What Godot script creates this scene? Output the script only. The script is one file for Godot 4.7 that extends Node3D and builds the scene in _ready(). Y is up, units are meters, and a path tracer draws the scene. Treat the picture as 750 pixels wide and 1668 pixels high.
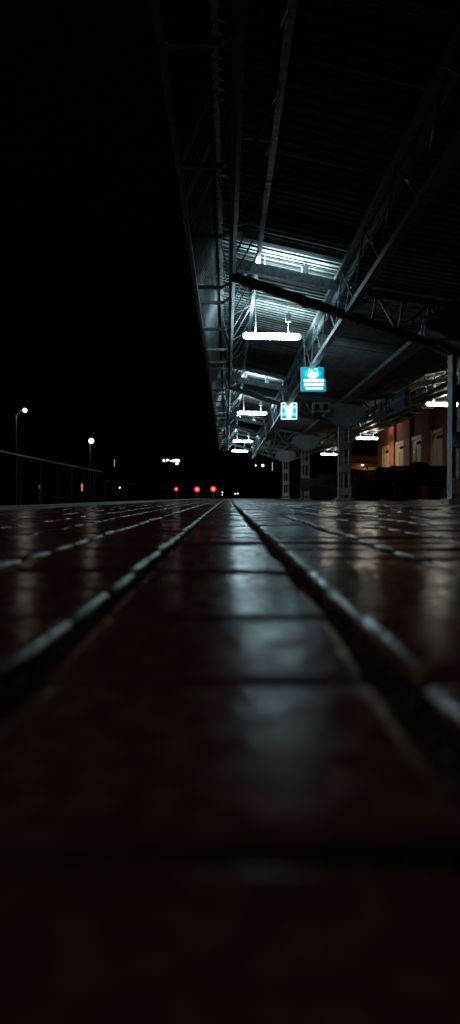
extends Node3D

# ---------------------------------------------------------------- state
var rng := RandomNumberGenerator.new()
var M := {}
var unit_box: Mesh
var unit_channel: Mesh
var unit_rod: Mesh
var unit_diamond: Mesh
var taken := {}

# canopy section (metres, x to the right, y up); the row of columns stands at COL_X
const COL_X := 3.8
const BAY := 12.5
const NEAR_Z := 2.5
const FAR_Z := -58.0
const SLOPE := 0.22
const STEP := 1.86

# ---------------------------------------------------------------- materials
func lin(r: float, g: float, b: float) -> Color:
	return Color(r, g, b).linear_to_srgb()

func noise_tex(sd: int, freq: float, a: Color, b: Color, lo := 0.0, hi := 1.0, size := 512, octaves := 4, kind := FastNoiseLite.TYPE_SIMPLEX_SMOOTH) -> NoiseTexture2D:
	var n := FastNoiseLite.new()
	n.seed = sd
	n.noise_type = kind
	n.frequency = freq
	n.fractal_octaves = octaves
	var t := NoiseTexture2D.new()
	t.width = size
	t.height = size
	t.seamless = true
	t.noise = n
	var g := Gradient.new()
	g.offsets = PackedFloat32Array([lo, hi])
	g.colors = PackedColorArray([a, b])
	t.color_ramp = g
	return t

func mat(called: String, a: Color, b: Color, rough: float, metal := 0.0, scale := 1.0, sd := 1, bump := 0.0, freq := 0.01) -> StandardMaterial3D:
	var m := StandardMaterial3D.new()
	m.resource_name = called
	m.albedo_texture = noise_tex(sd, freq, a, b, 0.25, 0.75)
	m.roughness = rough
	m.metallic = metal
	m.uv1_triplanar = true
	m.uv1_world_triplanar = true
	m.uv1_scale = Vector3.ONE * scale
	if bump > 0.0:
		m.heightmap_enabled = true
		m.heightmap_scale = bump
		m.heightmap_texture = noise_tex(sd + 7, 0.02, Color.BLACK, Color.WHITE)
	M[called] = m
	return m

func glow(called: String, c: Color, energy: float) -> StandardMaterial3D:
	var m := StandardMaterial3D.new()
	m.resource_name = called
	m.albedo_color = Color(0.8, 0.8, 0.8)
	m.emission_enabled = true
	m.emission = c
	m.emission_energy_multiplier = energy
	M[called] = m
	return m

func make_materials() -> void:
	var tile_height := noise_tex(41, 0.012, Color.BLACK, Color.WHITE, 0.1, 0.9, 512, 5)
	var tile_rough := noise_tex(43, 0.022, Color(0.12, 0.12, 0.12), Color(0.29, 0.29, 0.29), 0.3, 0.72, 512, 5)
	var tile_grain := noise_tex(47, 0.045, Color.BLACK, Color.WHITE, 0.0, 1.0, 512, 5)
	tile_grain.color_ramp = null
	tile_grain.as_normal_map = true
	tile_grain.bump_strength = 6.0
	var tones := [[lin(0.068, 0.029, 0.023), lin(0.150, 0.068, 0.056)], [lin(0.056, 0.025, 0.021), lin(0.125, 0.060, 0.052)], [lin(0.078, 0.033, 0.026), lin(0.172, 0.080, 0.065)], [lin(0.070, 0.026, 0.022), lin(0.13, 0.056, 0.048)]]
	for k in 5:
		var pair: Array = tones[k % 4]
		var m := mat("tile_%d" % k, pair[0], pair[1], 1.0, 0.0, 2.2, 50 + k, 0.0, 0.035)
		m.roughness_texture = tile_rough
		m.heightmap_enabled = true
		m.heightmap_scale = 0.022
		m.heightmap_texture = tile_height
		m.metallic_specular = 0.036
		m.normal_enabled = true
		m.normal_texture = tile_grain
		m.normal_scale = 0.05
		if k == 4:
			m.vertex_color_use_as_albedo = true
	for k in 3:
		var e := mat("edge_%d" % k, lin(0.075, 0.034, 0.028), lin(0.15, 0.075, 0.062), 1.0, 0.0, 3.1, 60 + k, 0.0, 0.03)
		e.roughness_texture = noise_tex(65, 0.02, Color(0.22, 0.22, 0.22), Color(0.5, 0.5, 0.5), 0.25, 0.75)
		e.metallic_specular = 0.42
		if k == 2:
			e.vertex_color_use_as_albedo = true
	mat("bed", lin(0.016, 0.011, 0.009), lin(0.05, 0.034, 0.026), 0.95, 0, 3.0, 3, 0.6)
	mat("coping", lin(0.28, 0.26, 0.22), lin(0.42, 0.40, 0.35), 0.7, 0, 1.2, 4, 0.3)
	mat("ground", lin(0.018, 0.016, 0.014), lin(0.04, 0.036, 0.03), 0.95, 0, 0.3, 5)
	mat("roof_metal", lin(0.20, 0.22, 0.22), lin(0.38, 0.41, 0.41), 0.8, 0.0, 0.9, 6, 0.0, 0.008)
	mat("roof_metal_dull", lin(0.17, 0.18, 0.175), lin(0.33, 0.345, 0.335), 0.8, 0.0, 0.7, 16, 0.0, 0.012)
	for k in ["roof_metal", "roof_metal_dull"]:
		M[k].specular_mode = BaseMaterial3D.SPECULAR_DISABLED
	mat("fascia_metal", lin(0.18, 0.195, 0.195), lin(0.33, 0.35, 0.35), 0.7, 0.0, 0.8, 8)
	mat("steel_paint", lin(0.22, 0.245, 0.26), lin(0.38, 0.415, 0.43), 0.55, 0.0, 1.6, 9)
	M["steel_paint"].metallic_specular = 0.22
	mat("batten_dark", lin(0.030, 0.026, 0.022), lin(0.075, 0.064, 0.054), 0.9, 0.0, 2.4, 31, 0.0, 0.02)  # near-black batten colour, draws dark lines between the sheet pans
	M["batten_dark"].specular_mode = BaseMaterial3D.SPECULAR_DISABLED
	mat("column_paint", lin(0.34, 0.38, 0.42), lin(0.52, 0.56, 0.61), 0.55, 0.0, 1.8, 11)
	mat("red_wall", lin(0.26, 0.062, 0.027), lin(0.35, 0.092, 0.042), 0.85, 0, 0.6, 13, 0.4)
	mat("cream_paint", lin(0.56, 0.40, 0.17), lin(0.70, 0.52, 0.24), 0.6, 0, 0.9, 14)
	mat("dark_trim", lin(0.012, 0.011, 0.011), lin(0.03, 0.028, 0.027), 0.6, 0, 2.0, 15)
	mat("bench_metal", lin(0.010, 0.010, 0.012), lin(0.024, 0.024, 0.028), 0.42, 0.3, 3.0, 17)
	mat("bag_cloth", lin(0.008, 0.008, 0.010), lin(0.022, 0.02, 0.022), 0.9, 0, 5.0, 18, 0.4)
	mat("rail_pale", lin(0.68, 0.68, 0.65), lin(0.82, 0.82, 0.79), 0.45, 0.0, 1.0, 20)
	mat("pole_paint", lin(0.10, 0.10, 0.10), lin(0.17, 0.17, 0.17), 0.5, 0.2, 1.0, 21)
	mat("board_glow_blue", lin(0.07, 0.14, 0.22), lin(0.11, 0.20, 0.30), 0.35, 0, 2.0, 22)
	M["board_glow_blue"].emission_enabled = true
	M["board_glow_blue"].emission = Color(0.45, 0.72, 1.0)
	M["board_glow_blue"].emission_energy_multiplier = 0.012  # faint glow added to the blue board so its face shows
	mat("leaf", lin(0.03, 0.05, 0.02), lin(0.07, 0.10, 0.04), 0.6, 0, 3.0, 23)
	for k in ["dark_trim", "ground", "bed", "bag_cloth", "fascia_metal"]:
		M[k].specular_mode = BaseMaterial3D.SPECULAR_DISABLED
	var sign_edge := mat("sign_edge", lin(0.35, 0.5, 0.6), lin(0.5, 0.62, 0.7), 0.4, 0.2, 3.0, 24)
	sign_edge.metallic = 0.2
	var cap := StandardMaterial3D.new()
	cap.albedo_color = Color(0.75, 0.77, 0.78)
	cap.roughness = 0.4
	M["cap"] = cap
	var dead := StandardMaterial3D.new()
	dead.albedo_color = lin(0.35, 0.37, 0.37)
	dead.roughness = 0.3
	M["tube_off"] = dead
	glow("tube_glow", Color(0.80, 0.95, 1.0), 76.0)
	glow("tube_glow_warm", Color(1.0, 0.95, 0.86), 60.0)
	glow("tube_glow_weak", Color(0.80, 0.95, 1.0), 4.0)
	glow("globe_glow", Color(1.0, 0.97, 0.90), 3.0)
	glow("pin_glow", Color(1.0, 0.97, 0.92), 6.0)
	glow("amber_glow", Color(1.0, 0.62, 0.42), 0.55)
	glow("amber_glow_dim", Color(0.8, 0.36, 0.16), 0.07)
	glow("red_core", Color(1.0, 0.26, 0.22), 8.0)
	glow("red_halo", Color(0.75, 0.03, 0.04), 0.6)
	glow("letter_glow", Color(0.95, 0.98, 1.0), 3.0)
	glow("strip_glow", Color(1.0, 0.98, 0.93), 0.5)

# ---------------------------------------------------------------- meshes
func profile_mesh(pts: PackedVector2Array) -> ArrayMesh:
	# a closed outline in x, y pushed along z from -0.5 to 0.5
	var st := SurfaceTool.new()
	st.begin(Mesh.PRIMITIVE_TRIANGLES)
	st.set_smooth_group(-1)
	var n := pts.size()
	for i in n:
		var a := pts[i]
		var b := pts[(i + 1) % n]
		for v in [Vector3(a.x, a.y, -0.5), Vector3(b.x, b.y, 0.5), Vector3(b.x, b.y, -0.5), Vector3(a.x, a.y, -0.5), Vector3(a.x, a.y, 0.5), Vector3(b.x, b.y, 0.5)]:
			st.add_vertex(v)
	var tri := Geometry2D.triangulate_polygon(pts)
	for i in range(0, tri.size(), 3):
		for k in [0, 1, 2]:
			st.add_vertex(Vector3(pts[tri[i + k]].x, pts[tri[i + k]].y, 0.5))
		for k in [0, 2, 1]:
			st.add_vertex(Vector3(pts[tri[i + k]].x, pts[tri[i + k]].y, -0.5))
	st.generate_normals()
	return st.commit()

func lathe(rows: Array, sides := 16) -> ArrayMesh:
	# rows of [radius, y], turned about y
	var st := SurfaceTool.new()
	st.begin(Mesh.PRIMITIVE_TRIANGLES)
	st.set_smooth_group(0)
	for i in rows.size() - 1:
		for s in sides:
			var a := TAU * s / sides
			var b := TAU * (s + 1) / sides
			var r0: float = rows[i][0]
			var r1: float = rows[i + 1][0]
			var y0: float = rows[i][1]
			var y1: float = rows[i + 1][1]
			var p := [Vector3(r0 * cos(a), y0, r0 * sin(a)), Vector3(r0 * cos(b), y0, r0 * sin(b)), Vector3(r1 * cos(b), y1, r1 * sin(b)), Vector3(r1 * cos(a), y1, r1 * sin(a))]
			for v in [p[0], p[1], p[2], p[0], p[2], p[3]]:
				st.add_vertex(v)
	st.generate_normals()
	return st.commit()

func chamfer_rect(w: float, h: float, c: float) -> PackedVector2Array:
	var x := w / 2
	var y := h / 2
	return PackedVector2Array([Vector2(-x + c, -y), Vector2(x - c, -y), Vector2(x, -y + c), Vector2(x, y - c), Vector2(x - c, y), Vector2(-x + c, y), Vector2(-x, y - c), Vector2(-x, -y + c)])

func tile_mesh(w: float, d: float, sd: int) -> ArrayMesh:
	var r := RandomNumberGenerator.new()
	r.seed = sd
	var rings := [[0.0, -0.024, 0.004], [0.0, -0.0065, 0.005], [0.0014, -0.0034, 0.006], [0.0042, -0.0013, 0.007], [0.0090, 0.0, 0.010], [0.0125, 0.0, 0.012]]
	var st := SurfaceTool.new()
	st.begin(Mesh.PRIMITIVE_TRIANGLES)
	st.set_smooth_group(0)
	var wob := []
	for i in 16:
		wob.append(Vector2(r.randf_range(-1, 1), r.randf_range(-1, 1)) * 0.0016)
	var loops := []
	for ring in rings:
		var x: float = w / 2 - ring[0]
		var z: float = d / 2 - ring[0]
		var c: float = ring[2]
		var flat := [Vector2(-x + c, -z), Vector2(0, -z), Vector2(x - c, -z), Vector2(x, -z + c), Vector2(x, 0), Vector2(x, z - c), Vector2(x - c, z), Vector2(0, z), Vector2(-x + c, z), Vector2(-x, z - c), Vector2(-x, 0), Vector2(-x, -z + c)]
		var out := []
		for i in flat.size():
			var v: Vector2 = flat[i] + wob[i]
			out.append(Vector3(v.x, ring[1], v.y))
		loops.append(out)
	var n := 12
	for k in loops.size() - 1:
		for i in n:
			var a: Vector3 = loops[k][i]
			var b: Vector3 = loops[k][(i + 1) % n]
			var c: Vector3 = loops[k + 1][(i + 1) % n]
			var e: Vector3 = loops[k + 1][i]
			for v in [a, c, b, a, e, c]:
				st.add_vertex(v)
	var top: Array = loops[-1]
	for i in n:
		for v in [Vector3(0, 0.0004, 0), top[(i + 1) % n], top[i]]:
			st.add_vertex(v)
	st.generate_normals()
	# split: the flat top keeps the matte face, the rounded edge is polished by shoes
	var arr := st.commit().surface_get_arrays(0)
	var vs: PackedVector3Array = arr[Mesh.ARRAY_VERTEX]
	var ns: PackedVector3Array = arr[Mesh.ARRAY_NORMAL]
	var out := ArrayMesh.new()
	for part in 2:
		var t := SurfaceTool.new()
		t.begin(Mesh.PRIMITIVE_TRIANGLES)
		for i in range(0, vs.size(), 3):
			var flat_top := minf(vs[i].y, minf(vs[i + 1].y, vs[i + 2].y)) > -0.0006
			if flat_top == (part == 0):
				for k in 3:
					t.set_normal(ns[i + k])
					t.add_vertex(vs[i + k])
		t.commit(out)
	return out

func sheet_mesh(length: float, ribs: int, pitch: float, depth: float, sag := 0.0) -> ArrayMesh:
	# a trapezoid sheet, ribs along x, rib after rib along z, centred; 1.2 mm thick steel drawn with both faces
	var st := SurfaceTool.new()
	st.begin(Mesh.PRIMITIVE_TRIANGLES)
	st.set_smooth_group(-1)
	var pts := []
	for i in ribs:
		var z := (i - ribs / 2.0) * pitch
		pts.append_array([Vector2(z, depth), Vector2(z + pitch * 0.64, depth), Vector2(z + pitch * 0.72, 0), Vector2(z + pitch * 0.92, 0)])
	pts.append(Vector2(ribs / 2.0 * pitch, depth))
	var xs := [-length / 2, 0.0, length / 2]
	for side in [0.0, 0.002]:
		for j in 2:
			for i in pts.size() - 1:
				var a: Vector2 = pts[i]
				var b: Vector2 = pts[i + 1]
				var s0: float = sag if j == 1 else 0.0
				var s1: float = sag if j == 0 else 0.0
				var q := [Vector3(xs[j], a.y + side - s0, a.x), Vector3(xs[j], b.y + side - s0, b.x), Vector3(xs[j + 1], b.y + side - s1, b.x), Vector3(xs[j + 1], a.y + side - s1, a.x)]
				var order := [0, 1, 2, 0, 2, 3] if side > 0 else [0, 2, 1, 0, 3, 2]
				for k in order:
					st.add_vertex(q[k])
	st.generate_normals()
	return st.commit()

# ---------------------------------------------------------------- nodes
func numbered(called: String) -> String:
	if not taken.has(called):
		taken[called] = 0
		return called
	taken[called] += 1
	return "%s_%03d" % [called, taken[called]]

func thing(called: String, label: String, category: String, at: Vector3, group := "") -> Node3D:
	var o := Node3D.new()
	o.name = numbered(called)
	add_child(o)
	o.position = at
	o.set_meta("label", label)
	o.set_meta("category", category)
	if group:
		o.set_meta("group", group)
	return o

func node_part(called: String, parent: Node3D, at: Vector3) -> Node3D:
	var o := Node3D.new()
	o.name = called
	parent.add_child(o, true)
	o.global_position = at
	return o

func mesh_part(called: String, parent: Node3D, mesh: Mesh, m: Material, t: Transform3D) -> MeshInstance3D:
	# t is the place in the world
	var o := MeshInstance3D.new()
	o.name = called
	o.mesh = mesh
	o.material_override = m
	parent.add_child(o, true)
	o.global_transform = t
	return o

func aim(a: Vector3, b: Vector3) -> Basis:
	var z := (b - a).normalized()
	var up := Vector3.UP if absf(z.y) < 0.98 else Vector3.RIGHT
	var x := up.cross(z).normalized()
	return Basis(x, z.cross(x), z)

func bar(called: String, parent: Node3D, a: Vector3, b: Vector3, w: float, h: float, m: Material, mesh: Mesh = null) -> MeshInstance3D:
	var t := Transform3D(aim(a, b) * Basis.from_scale(Vector3(w, h, a.distance_to(b))), (a + b) / 2)
	return mesh_part(called, parent, mesh if mesh else unit_box, m, t)

func block(called: String, parent: Node3D, at: Vector3, size: Vector3, m: Material, bevel := 0.0) -> MeshInstance3D:
	if bevel > 0.0:
		var p := profile_mesh(chamfer_rect(size.x, size.y, bevel))
		return mesh_part(called, parent, p, m, Transform3D(Basis.from_scale(Vector3(1, 1, size.z)), at))
	return mesh_part(called, parent, unit_box, m, Transform3D(Basis.from_scale(size), at))

func structure(o: Node3D) -> void:
	o.set_meta("kind", "structure")

func omni(parent: Node3D, at: Vector3, c: Color, energy: float, size: float) -> void:
	var l := OmniLight3D.new()
	l.name = "lamp"
	l.light_color = c
	l.light_energy = energy
	l.light_size = size
	l.omni_range = 80
	l.omni_attenuation = 2
	l.shadow_enabled = true
	parent.add_child(l, true)
	l.global_position = at

func area(parent: Node3D, at: Vector3, look: Vector3, size: Vector2, c: Color, energy: float) -> void:
	var l := AreaLight3D.new()
	l.name = "lamp"
	l.area_size = size
	l.light_color = c
	l.light_energy = energy
	l.area_range = 80
	l.shadow_enabled = true
	parent.add_child(l, true)
	var z := -look.normalized()
	var y := Vector3(0, 0, 1) if absf(z.z) < 0.9 else Vector3.UP
	var x := y.cross(z).normalized()
	l.global_transform = Transform3D(Basis(x, z.cross(x), z), at)

# ---------------------------------------------------------------- start
func _ready() -> void:
	rng.seed = 20
	# camera: a phone lens a hand above the tiles
	var cam := Camera3D.new()
	cam.name = "camera"
	cam.near = 0.02
	cam.far = 2000.0
	cam.fov = 67.0
	add_child(cam)
	cam.position = Vector3(0, 0.1, 0)
	cam.rotation = Vector3(-0.0190, -0.0040, 0)
	var lens := CameraAttributesPhysical.new()
	lens.frustum_focal_length = 26.4
	lens.frustum_focus_distance = 14.0
	lens.exposure_aperture = 3.3
	lens.frustum_far = 2000.0
	lens.frustum_near = 0.02
	cam.attributes = lens
	cam.fov = 67.0

	var env := Environment.new()
	env.background_mode = Environment.BG_SKY
	var sky_m := ProceduralSkyMaterial.new()
	sky_m.sky_top_color = lin(0.0030, 0.0050, 0.0085)
	sky_m.sky_horizon_color = lin(0.0022, 0.0027, 0.0036)
	sky_m.sky_curve = 0.3
	sky_m.ground_bottom_color = lin(0.001, 0.001, 0.001)
	sky_m.ground_horizon_color = lin(0.002, 0.002, 0.0024)
	var sky := Sky.new()
	sky.sky_material = sky_m
	env.sky = sky
	env.background_energy_multiplier = 0.12
	env.tonemap_mode = Environment.TONE_MAPPER_LINEAR
	env.tonemap_exposure = 1.0
	env.sdfgi_enabled = true
	env.ssao_enabled = true
	env.ssil_enabled = true
	var we := WorldEnvironment.new()
	we.name = "world"
	we.environment = env
	add_child(we)

	unit_box = BoxMesh.new()
	unit_channel = profile_mesh(PackedVector2Array([Vector2(-0.5, -0.5), Vector2(0.5, -0.5), Vector2(0.5, -0.34), Vector2(0.12, -0.34), Vector2(0.12, 0.34), Vector2(0.5, 0.34), Vector2(0.5, 0.5), Vector2(-0.5, 0.5), Vector2(-0.5, 0.34), Vector2(-0.12, 0.34), Vector2(-0.12, -0.34), Vector2(-0.5, -0.34)]))
	var ring := PackedVector2Array()
	for i in 10:
		ring.append(Vector2(cos(TAU * i / 10), sin(TAU * i / 10)) * 0.5)
	unit_rod = profile_mesh(ring)
	unit_diamond = profile_mesh(PackedVector2Array([Vector2(0, -0.7), Vector2(0.7, 0), Vector2(0, 0.7), Vector2(-0.7, 0)]))
	make_materials()

	build_platform()
	build_canopy()
	build_station()
	build_far_side()
	build_lamps()
	build_signs()
	build_benches()
	build_signals()
	build_leaves()

# ---------------------------------------------------------------- ground and platform
func build_platform() -> void:
	var g := MeshInstance3D.new()
	g.name = "ground"
	var pm := PlaneMesh.new()
	pm.size = Vector2(1600, 1600)
	g.mesh = pm
	g.material_override = M["ground"]
	add_child(g)
	g.position = Vector3(0, -1.1, -300)
	structure(g)

	var p := MeshInstance3D.new()
	p.name = "platform"
	var b := BoxMesh.new()
	b.size = Vector3(18.3, 1.09, 63.4)
	p.mesh = b
	p.material_override = M["bed"]
	add_child(p)
	p.position = Vector3(-2.3 + 9.15, -0.007 - 0.545, -29.7)
	structure(p)

	# columns of tiles: [centre x, width]
	var cols := []
	for k in 7:
		var right := -0.125 - 0.208 * k
		cols.append([right - 0.094, 0.188])
	cols.append([-0.0115, 0.187])
	for k in 43:
		cols.append([0.106 + 0.208 * k + 0.0945, 0.189])
	var meshes := []
	for i in 8:
		var tm := tile_mesh(0.189, 0.201, 300 + i)
		tm.surface_set_material(0, M["tile_%d" % (i % 4)] if i < 7 else M["tile_4"])
		tm.surface_set_material(1, M["edge_%d" % (i % 2)] if i < 7 else M["edge_2"])
		meshes.append(tm)
	var dull_edged := tile_mesh(0.189, 0.201, 309)
	dull_edged.surface_set_material(0, M["tile_0"])
	dull_edged.surface_set_material(1, M["tile_1"])  # nearest row: dull edge material, chosen to drop a pale glint line
	var near := []
	var rest := []
	for row in range(-9, 284):
		var z := -(0.222 + 0.208 * (row + 0.5))
		for c in cols:
			var x: float = c[0] + rng.randf_range(-0.0015, 0.0015)
			var turn := Basis.from_euler(Vector3(rng.randf_range(-0.020, 0.020), rng.randf_range(-0.010, 0.010), rng.randf_range(-0.016, 0.016)))
			var lift := rng.randf_range(-0.0028, 0.0028)
			if x < -0.1:
				lift += 0.001
			var t := Transform3D(turn, Vector3(x, lift, z + rng.randf_range(-0.0015, 0.0015)))
			if -z < 6.5 and -z > 0.05 and absf(x) < 0.32 * (-z) + 0.16 and near.size() < 300:
				near.append(t)
			else:
				rest.append(t)
	for i in near.size():
		mesh_part("paving_tile", p, meshes[rng.randi() % 7] if near[i].origin.z < -0.2 else dull_edged, null, near[i])
	var mm := MultiMesh.new()
	mm.transform_format = MultiMesh.TRANSFORM_3D
	mm.use_colors = true
	mm.mesh = meshes[7]
	mm.instance_count = rest.size()
	for i in rest.size():
		var t: Transform3D = rest[i]
		t.origin -= p.position
		mm.set_instance_transform(i, t)
		var v := rng.randf_range(0.6, 1.3)
		mm.set_instance_color(i, Color(v, v * rng.randf_range(0.95, 1.06), v * rng.randf_range(0.95, 1.08)))
	var mi := MultiMeshInstance3D.new()
	mi.name = "paving_tiles_beyond"
	mi.multimesh = mm
	mi.set_meta("kind", "stuff")
	p.add_child(mi, true)
	# sand and grit lying in the nearer joints
	var grains := []
	var gr := RandomNumberGenerator.new()
	gr.seed = 77
	for i in 5200:
		var z := -0.12 - pow(gr.randf(), 1.8) * 4.5
		var x := 0.0
		var pick := gr.randf()
		if pick < 0.5:
			x = gr.randf_range(0.080, 0.108)
		elif pick < 0.75:
			x = gr.randf_range(-0.127, -0.103)
		else:
			var row := roundf((-z - 0.222) / 0.208)
			z = -(0.222 + row * 0.208) + gr.randf_range(-0.004, 0.004)
			x = gr.randf_range(-0.7, 0.9)
		var size := gr.randf_range(0.0006, 0.0019) * (1.7 if gr.randf() < 0.06 else 1.0)
		grains.append(Transform3D(Basis.from_euler(Vector3(gr.randf() * 3, gr.randf() * 3, gr.randf() * 3)).scaled(Vector3(size, size * 0.7, size * 1.2)), Vector3(x, -0.0066 + size * 0.4, z) - p.position))
	var gm := MultiMesh.new()
	gm.transform_format = MultiMesh.TRANSFORM_3D
	gm.use_colors = true
	gm.mesh = lathe([[0.0, -1.0], [0.8, -0.4], [1.0, 0.3], [0.4, 0.9], [0.0, 1.0]], 6)
	gm.instance_count = grains.size()
	for i in grains.size():
		gm.set_instance_transform(i, grains[i])
		var v := gr.randf_range(0.5, 2.6)
		gm.set_instance_color(i, Color(v, v * 0.9, v * 0.8))
	var gi := MultiMeshInstance3D.new()
	gi.name = "joint_grit"
	gi.multimesh = gm
	var gmat := StandardMaterial3D.new()
	gmat.albedo_color = lin(0.07, 0.06, 0.05)
	gmat.vertex_color_use_as_albedo = true
	gmat.roughness = 0.8
	gi.material_override = gmat
	gi.set_meta("kind", "stuff")
	p.add_child(gi, true)
	# pale slabs along the edge of the platform
	var slab := profile_mesh(chamfer_rect(0.70, 0.05, 0.008))
	for i in 62:
		mesh_part("coping_slab", p, slab, M["coping"], Transform3D(Basis.from_scale(Vector3(1, 1, 0.985)) * Basis.from_euler(Vector3(0, 0, rng.randf_range(-0.004, 0.004))), Vector3(-1.955, -0.012 + rng.randf_range(-0.002, 0.002), 0.8 - i)))

# ---------------------------------------------------------------- canopy
func roof_y(x: float) -> float:
	# a low inner slope by the columns, then a step up to the raised outer slope
	var d := absf(COL_X - x)
	return 3.22 + 0.16 * d if d < STEP else 3.53 + SLOPE * d

func build_canopy() -> void:
	var can := thing("platform_canopy", "long corrugated platform canopy on laced grey steel columns over the tiled platform", "canopy", Vector3(COL_X, 0, -28))
	var steel: Material = M["steel_paint"]
	var dark: Material = M["steel_paint"]
	# roof sheets, both wings
	var spans := [[0.0, STEP, 0.16, 3.22, "roof_metal"], [STEP - 0.06, 3.95, SLOPE, 3.53, "roof_metal"]]
	for side in [-1, 1]:
		var roof := node_part("roof", can, Vector3(COL_X + side * 2.0, 3.6, -28))
		for q in spans:
			var d0: float = q[0]
			var d1: float = q[1]
			var k: float = q[2]
			var run := d1 - d0
			var length := run * sqrt(1.0 + k * k)
			var sheets := [sheet_mesh(length, 5, 0.2, 0.03), sheet_mesh(length, 5, 0.2, 0.026, 0.010), sheet_mesh(length, 5, 0.2, 0.034, -0.007)]
			for i in 60:
				var turn := Basis.from_euler(Vector3(rng.randf_range(-0.02, 0.03), 0, side * atan(k) + rng.randf_range(-0.003, 0.003)))
				var m: Material = M[q[4]]
				var dice := rng.randf()
				if dice < 0.35:
					m = M["roof_metal_dull"]
				mesh_part("roof_sheet", roof, sheets[rng.randi() % 3], m, Transform3D(turn, Vector3(COL_X + side * (d0 + d1) / 2, q[3] + k * (d0 + d1) / 2 + 0.075 + rng.randf_range(-0.004, 0.004), NEAR_Z - 0.5 - i * 1.005)))
		# thin dark battens under the raised sheets
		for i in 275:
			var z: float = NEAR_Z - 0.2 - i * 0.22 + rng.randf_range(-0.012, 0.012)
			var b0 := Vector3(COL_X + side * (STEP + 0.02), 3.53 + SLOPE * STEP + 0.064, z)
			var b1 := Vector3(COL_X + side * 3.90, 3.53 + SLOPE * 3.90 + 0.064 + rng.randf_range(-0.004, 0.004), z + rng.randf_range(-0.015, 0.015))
			bar("batten", roof, b0, b1, 0.022, 0.020, M["batten_dark"])
		for i in 10:
			block("step_board", roof, Vector3(COL_X + side * (STEP - 0.02), 3.78, NEAR_Z - 3.0 - i * 6.03), Vector3(0.02, 0.40, 6.0), dark)
		# sloping valance at the outer edge
		var val := node_part("valance", can, Vector3(COL_X + side * 4.1, 4.0, -28))
		var top := Vector2(COL_X + side * 3.95, 4.42)
		var low := Vector2(COL_X + side * 4.29, 3.665)
		var vlen := top.distance_to(low)
		var vs := sheet_mesh(vlen, 5, 0.2, 0.034)
		for i in 60:
			var dir: Vector2 = (low - top).normalized()
			var x_axis: Vector3 = Vector3(dir.x, dir.y, 0) * side
			var y_axis: Vector3 = Vector3(0, 0, 1).cross(x_axis)
			mesh_part("valance_sheet", val, vs, M["fascia_metal"], Transform3D(Basis(x_axis, y_axis, Vector3(0, 0, 1)), Vector3((top.x + low.x) / 2 + side * 0.03, (top.y + low.y) / 2, NEAR_Z - 0.5 - i * 1.005 + rng.randf_range(-0.01, 0.01))))
		lattice(can, side, steel, dark)
	var k := 0
	for z in [0.0, -12.5, -25.0, -37.5, -50.0]:
		truss(can, z, steel, dark)
		column(can, z)
		k += 1
	# valley gutter
	bar("valley_gutter", can, Vector3(COL_X, 3.18, NEAR_Z), Vector3(COL_X, 3.18, FAR_Z), 0.34, 0.10, dark)

func lattice(can: Node3D, side: int, steel: Material, dark: Material) -> void:
	# x measured from the left wing, mirrored for the right one
	var fx := func(x: float) -> float: return x if side < 0 else 2 * COL_X - x
	# outer girder, leaning inwards
	var g := node_part("edge_girder", can, Vector3(fx.call(0.09), 3.65, -28))
	var lo := Vector2(fx.call(0.09), 3.65)
	var hi := Vector2(fx.call(0.54), 4.19)
	segments(g, "bottom_chord", lo, 0.075, 0.075, M["steel_paint"], unit_diamond)
	segments(g, "top_chord", hi, 0.07, 0.08, dark, null)
	zigzag(g, lo, hi, 1.25, 0.026, steel, true)
	# eave beam with ladder brackets
	var e := node_part("eave_frame", can, Vector3(fx.call(-0.52), 3.65, -28))
	segments(e, "eave_beam", Vector2(fx.call(-0.52), 3.655), 0.06, 0.085, steel, null)
	segments(e, "ridge_angle", Vector2(fx.call(-0.10), 4.33), 0.05, 0.07, dark, null)
	var rungs := [1.6, -0.6, -2.6, -4.2, -6.0, -8.2, -10.4, -12.9, -13.9, -16.1, -18.3, -20.0, -21.0, -23.0, -25.2, -26.2, -28.2, -30.2, -32.0, -34.0, -36.0, -38.0, -39.0, -41.2, -43.0, -45.0, -47.0, -49.0, -50.9, -53.0, -55.0, -57.0]
	for z in rungs:
		var r := node_part("bracket", e, Vector3(fx.call(-0.2), 3.6, z))
		bar("flat", r, Vector3(fx.call(-0.47), 3.58, z), Vector3(fx.call(-0.06), 3.58, z), 0.07, 0.05, steel)
		bar("bent_end", r, Vector3(fx.call(-0.06), 3.58, z), Vector3(fx.call(0.06), 3.66, z), 0.07, 0.045, steel)
		bar("stay", r, Vector3(fx.call(-0.10), 4.31, z), Vector3(fx.call(0.07), 3.70, z), 0.022, 0.022, steel, unit_rod)
	# inner girder, upright
	var n := node_part("inner_girder", can, Vector3(fx.call(1.92), 3.03, -28))
	segments(n, "bottom_chord", Vector2(fx.call(1.92), 3.03), 0.10, 0.085, M["steel_paint"], null)
	segments(n, "top_chord", Vector2(fx.call(1.88), 3.82), 0.09, 0.09, dark, null)
	zigzag(n, Vector2(fx.call(1.92), 3.05), Vector2(fx.call(1.88), 3.80), 1.0, 0.03, steel, false)
	segments(n, "cable_conduit", Vector2(fx.call(2.06), 3.12), 0.025, 0.025, dark, unit_rod)

func segments(parent: Node3D, called: String, at: Vector2, w: float, h: float, m: Material, mesh: Mesh) -> void:
	var z := NEAR_Z
	while z > FAR_Z + 0.1:
		var to := maxf(z - 6.25, FAR_Z)
		var drop := rng.randf_range(-0.006, 0.006)
		bar(called, parent, Vector3(at.x + drop, at.y + drop, z), Vector3(at.x + drop, at.y + drop, to + 0.012), w, h, m, mesh)
		z = to

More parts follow.
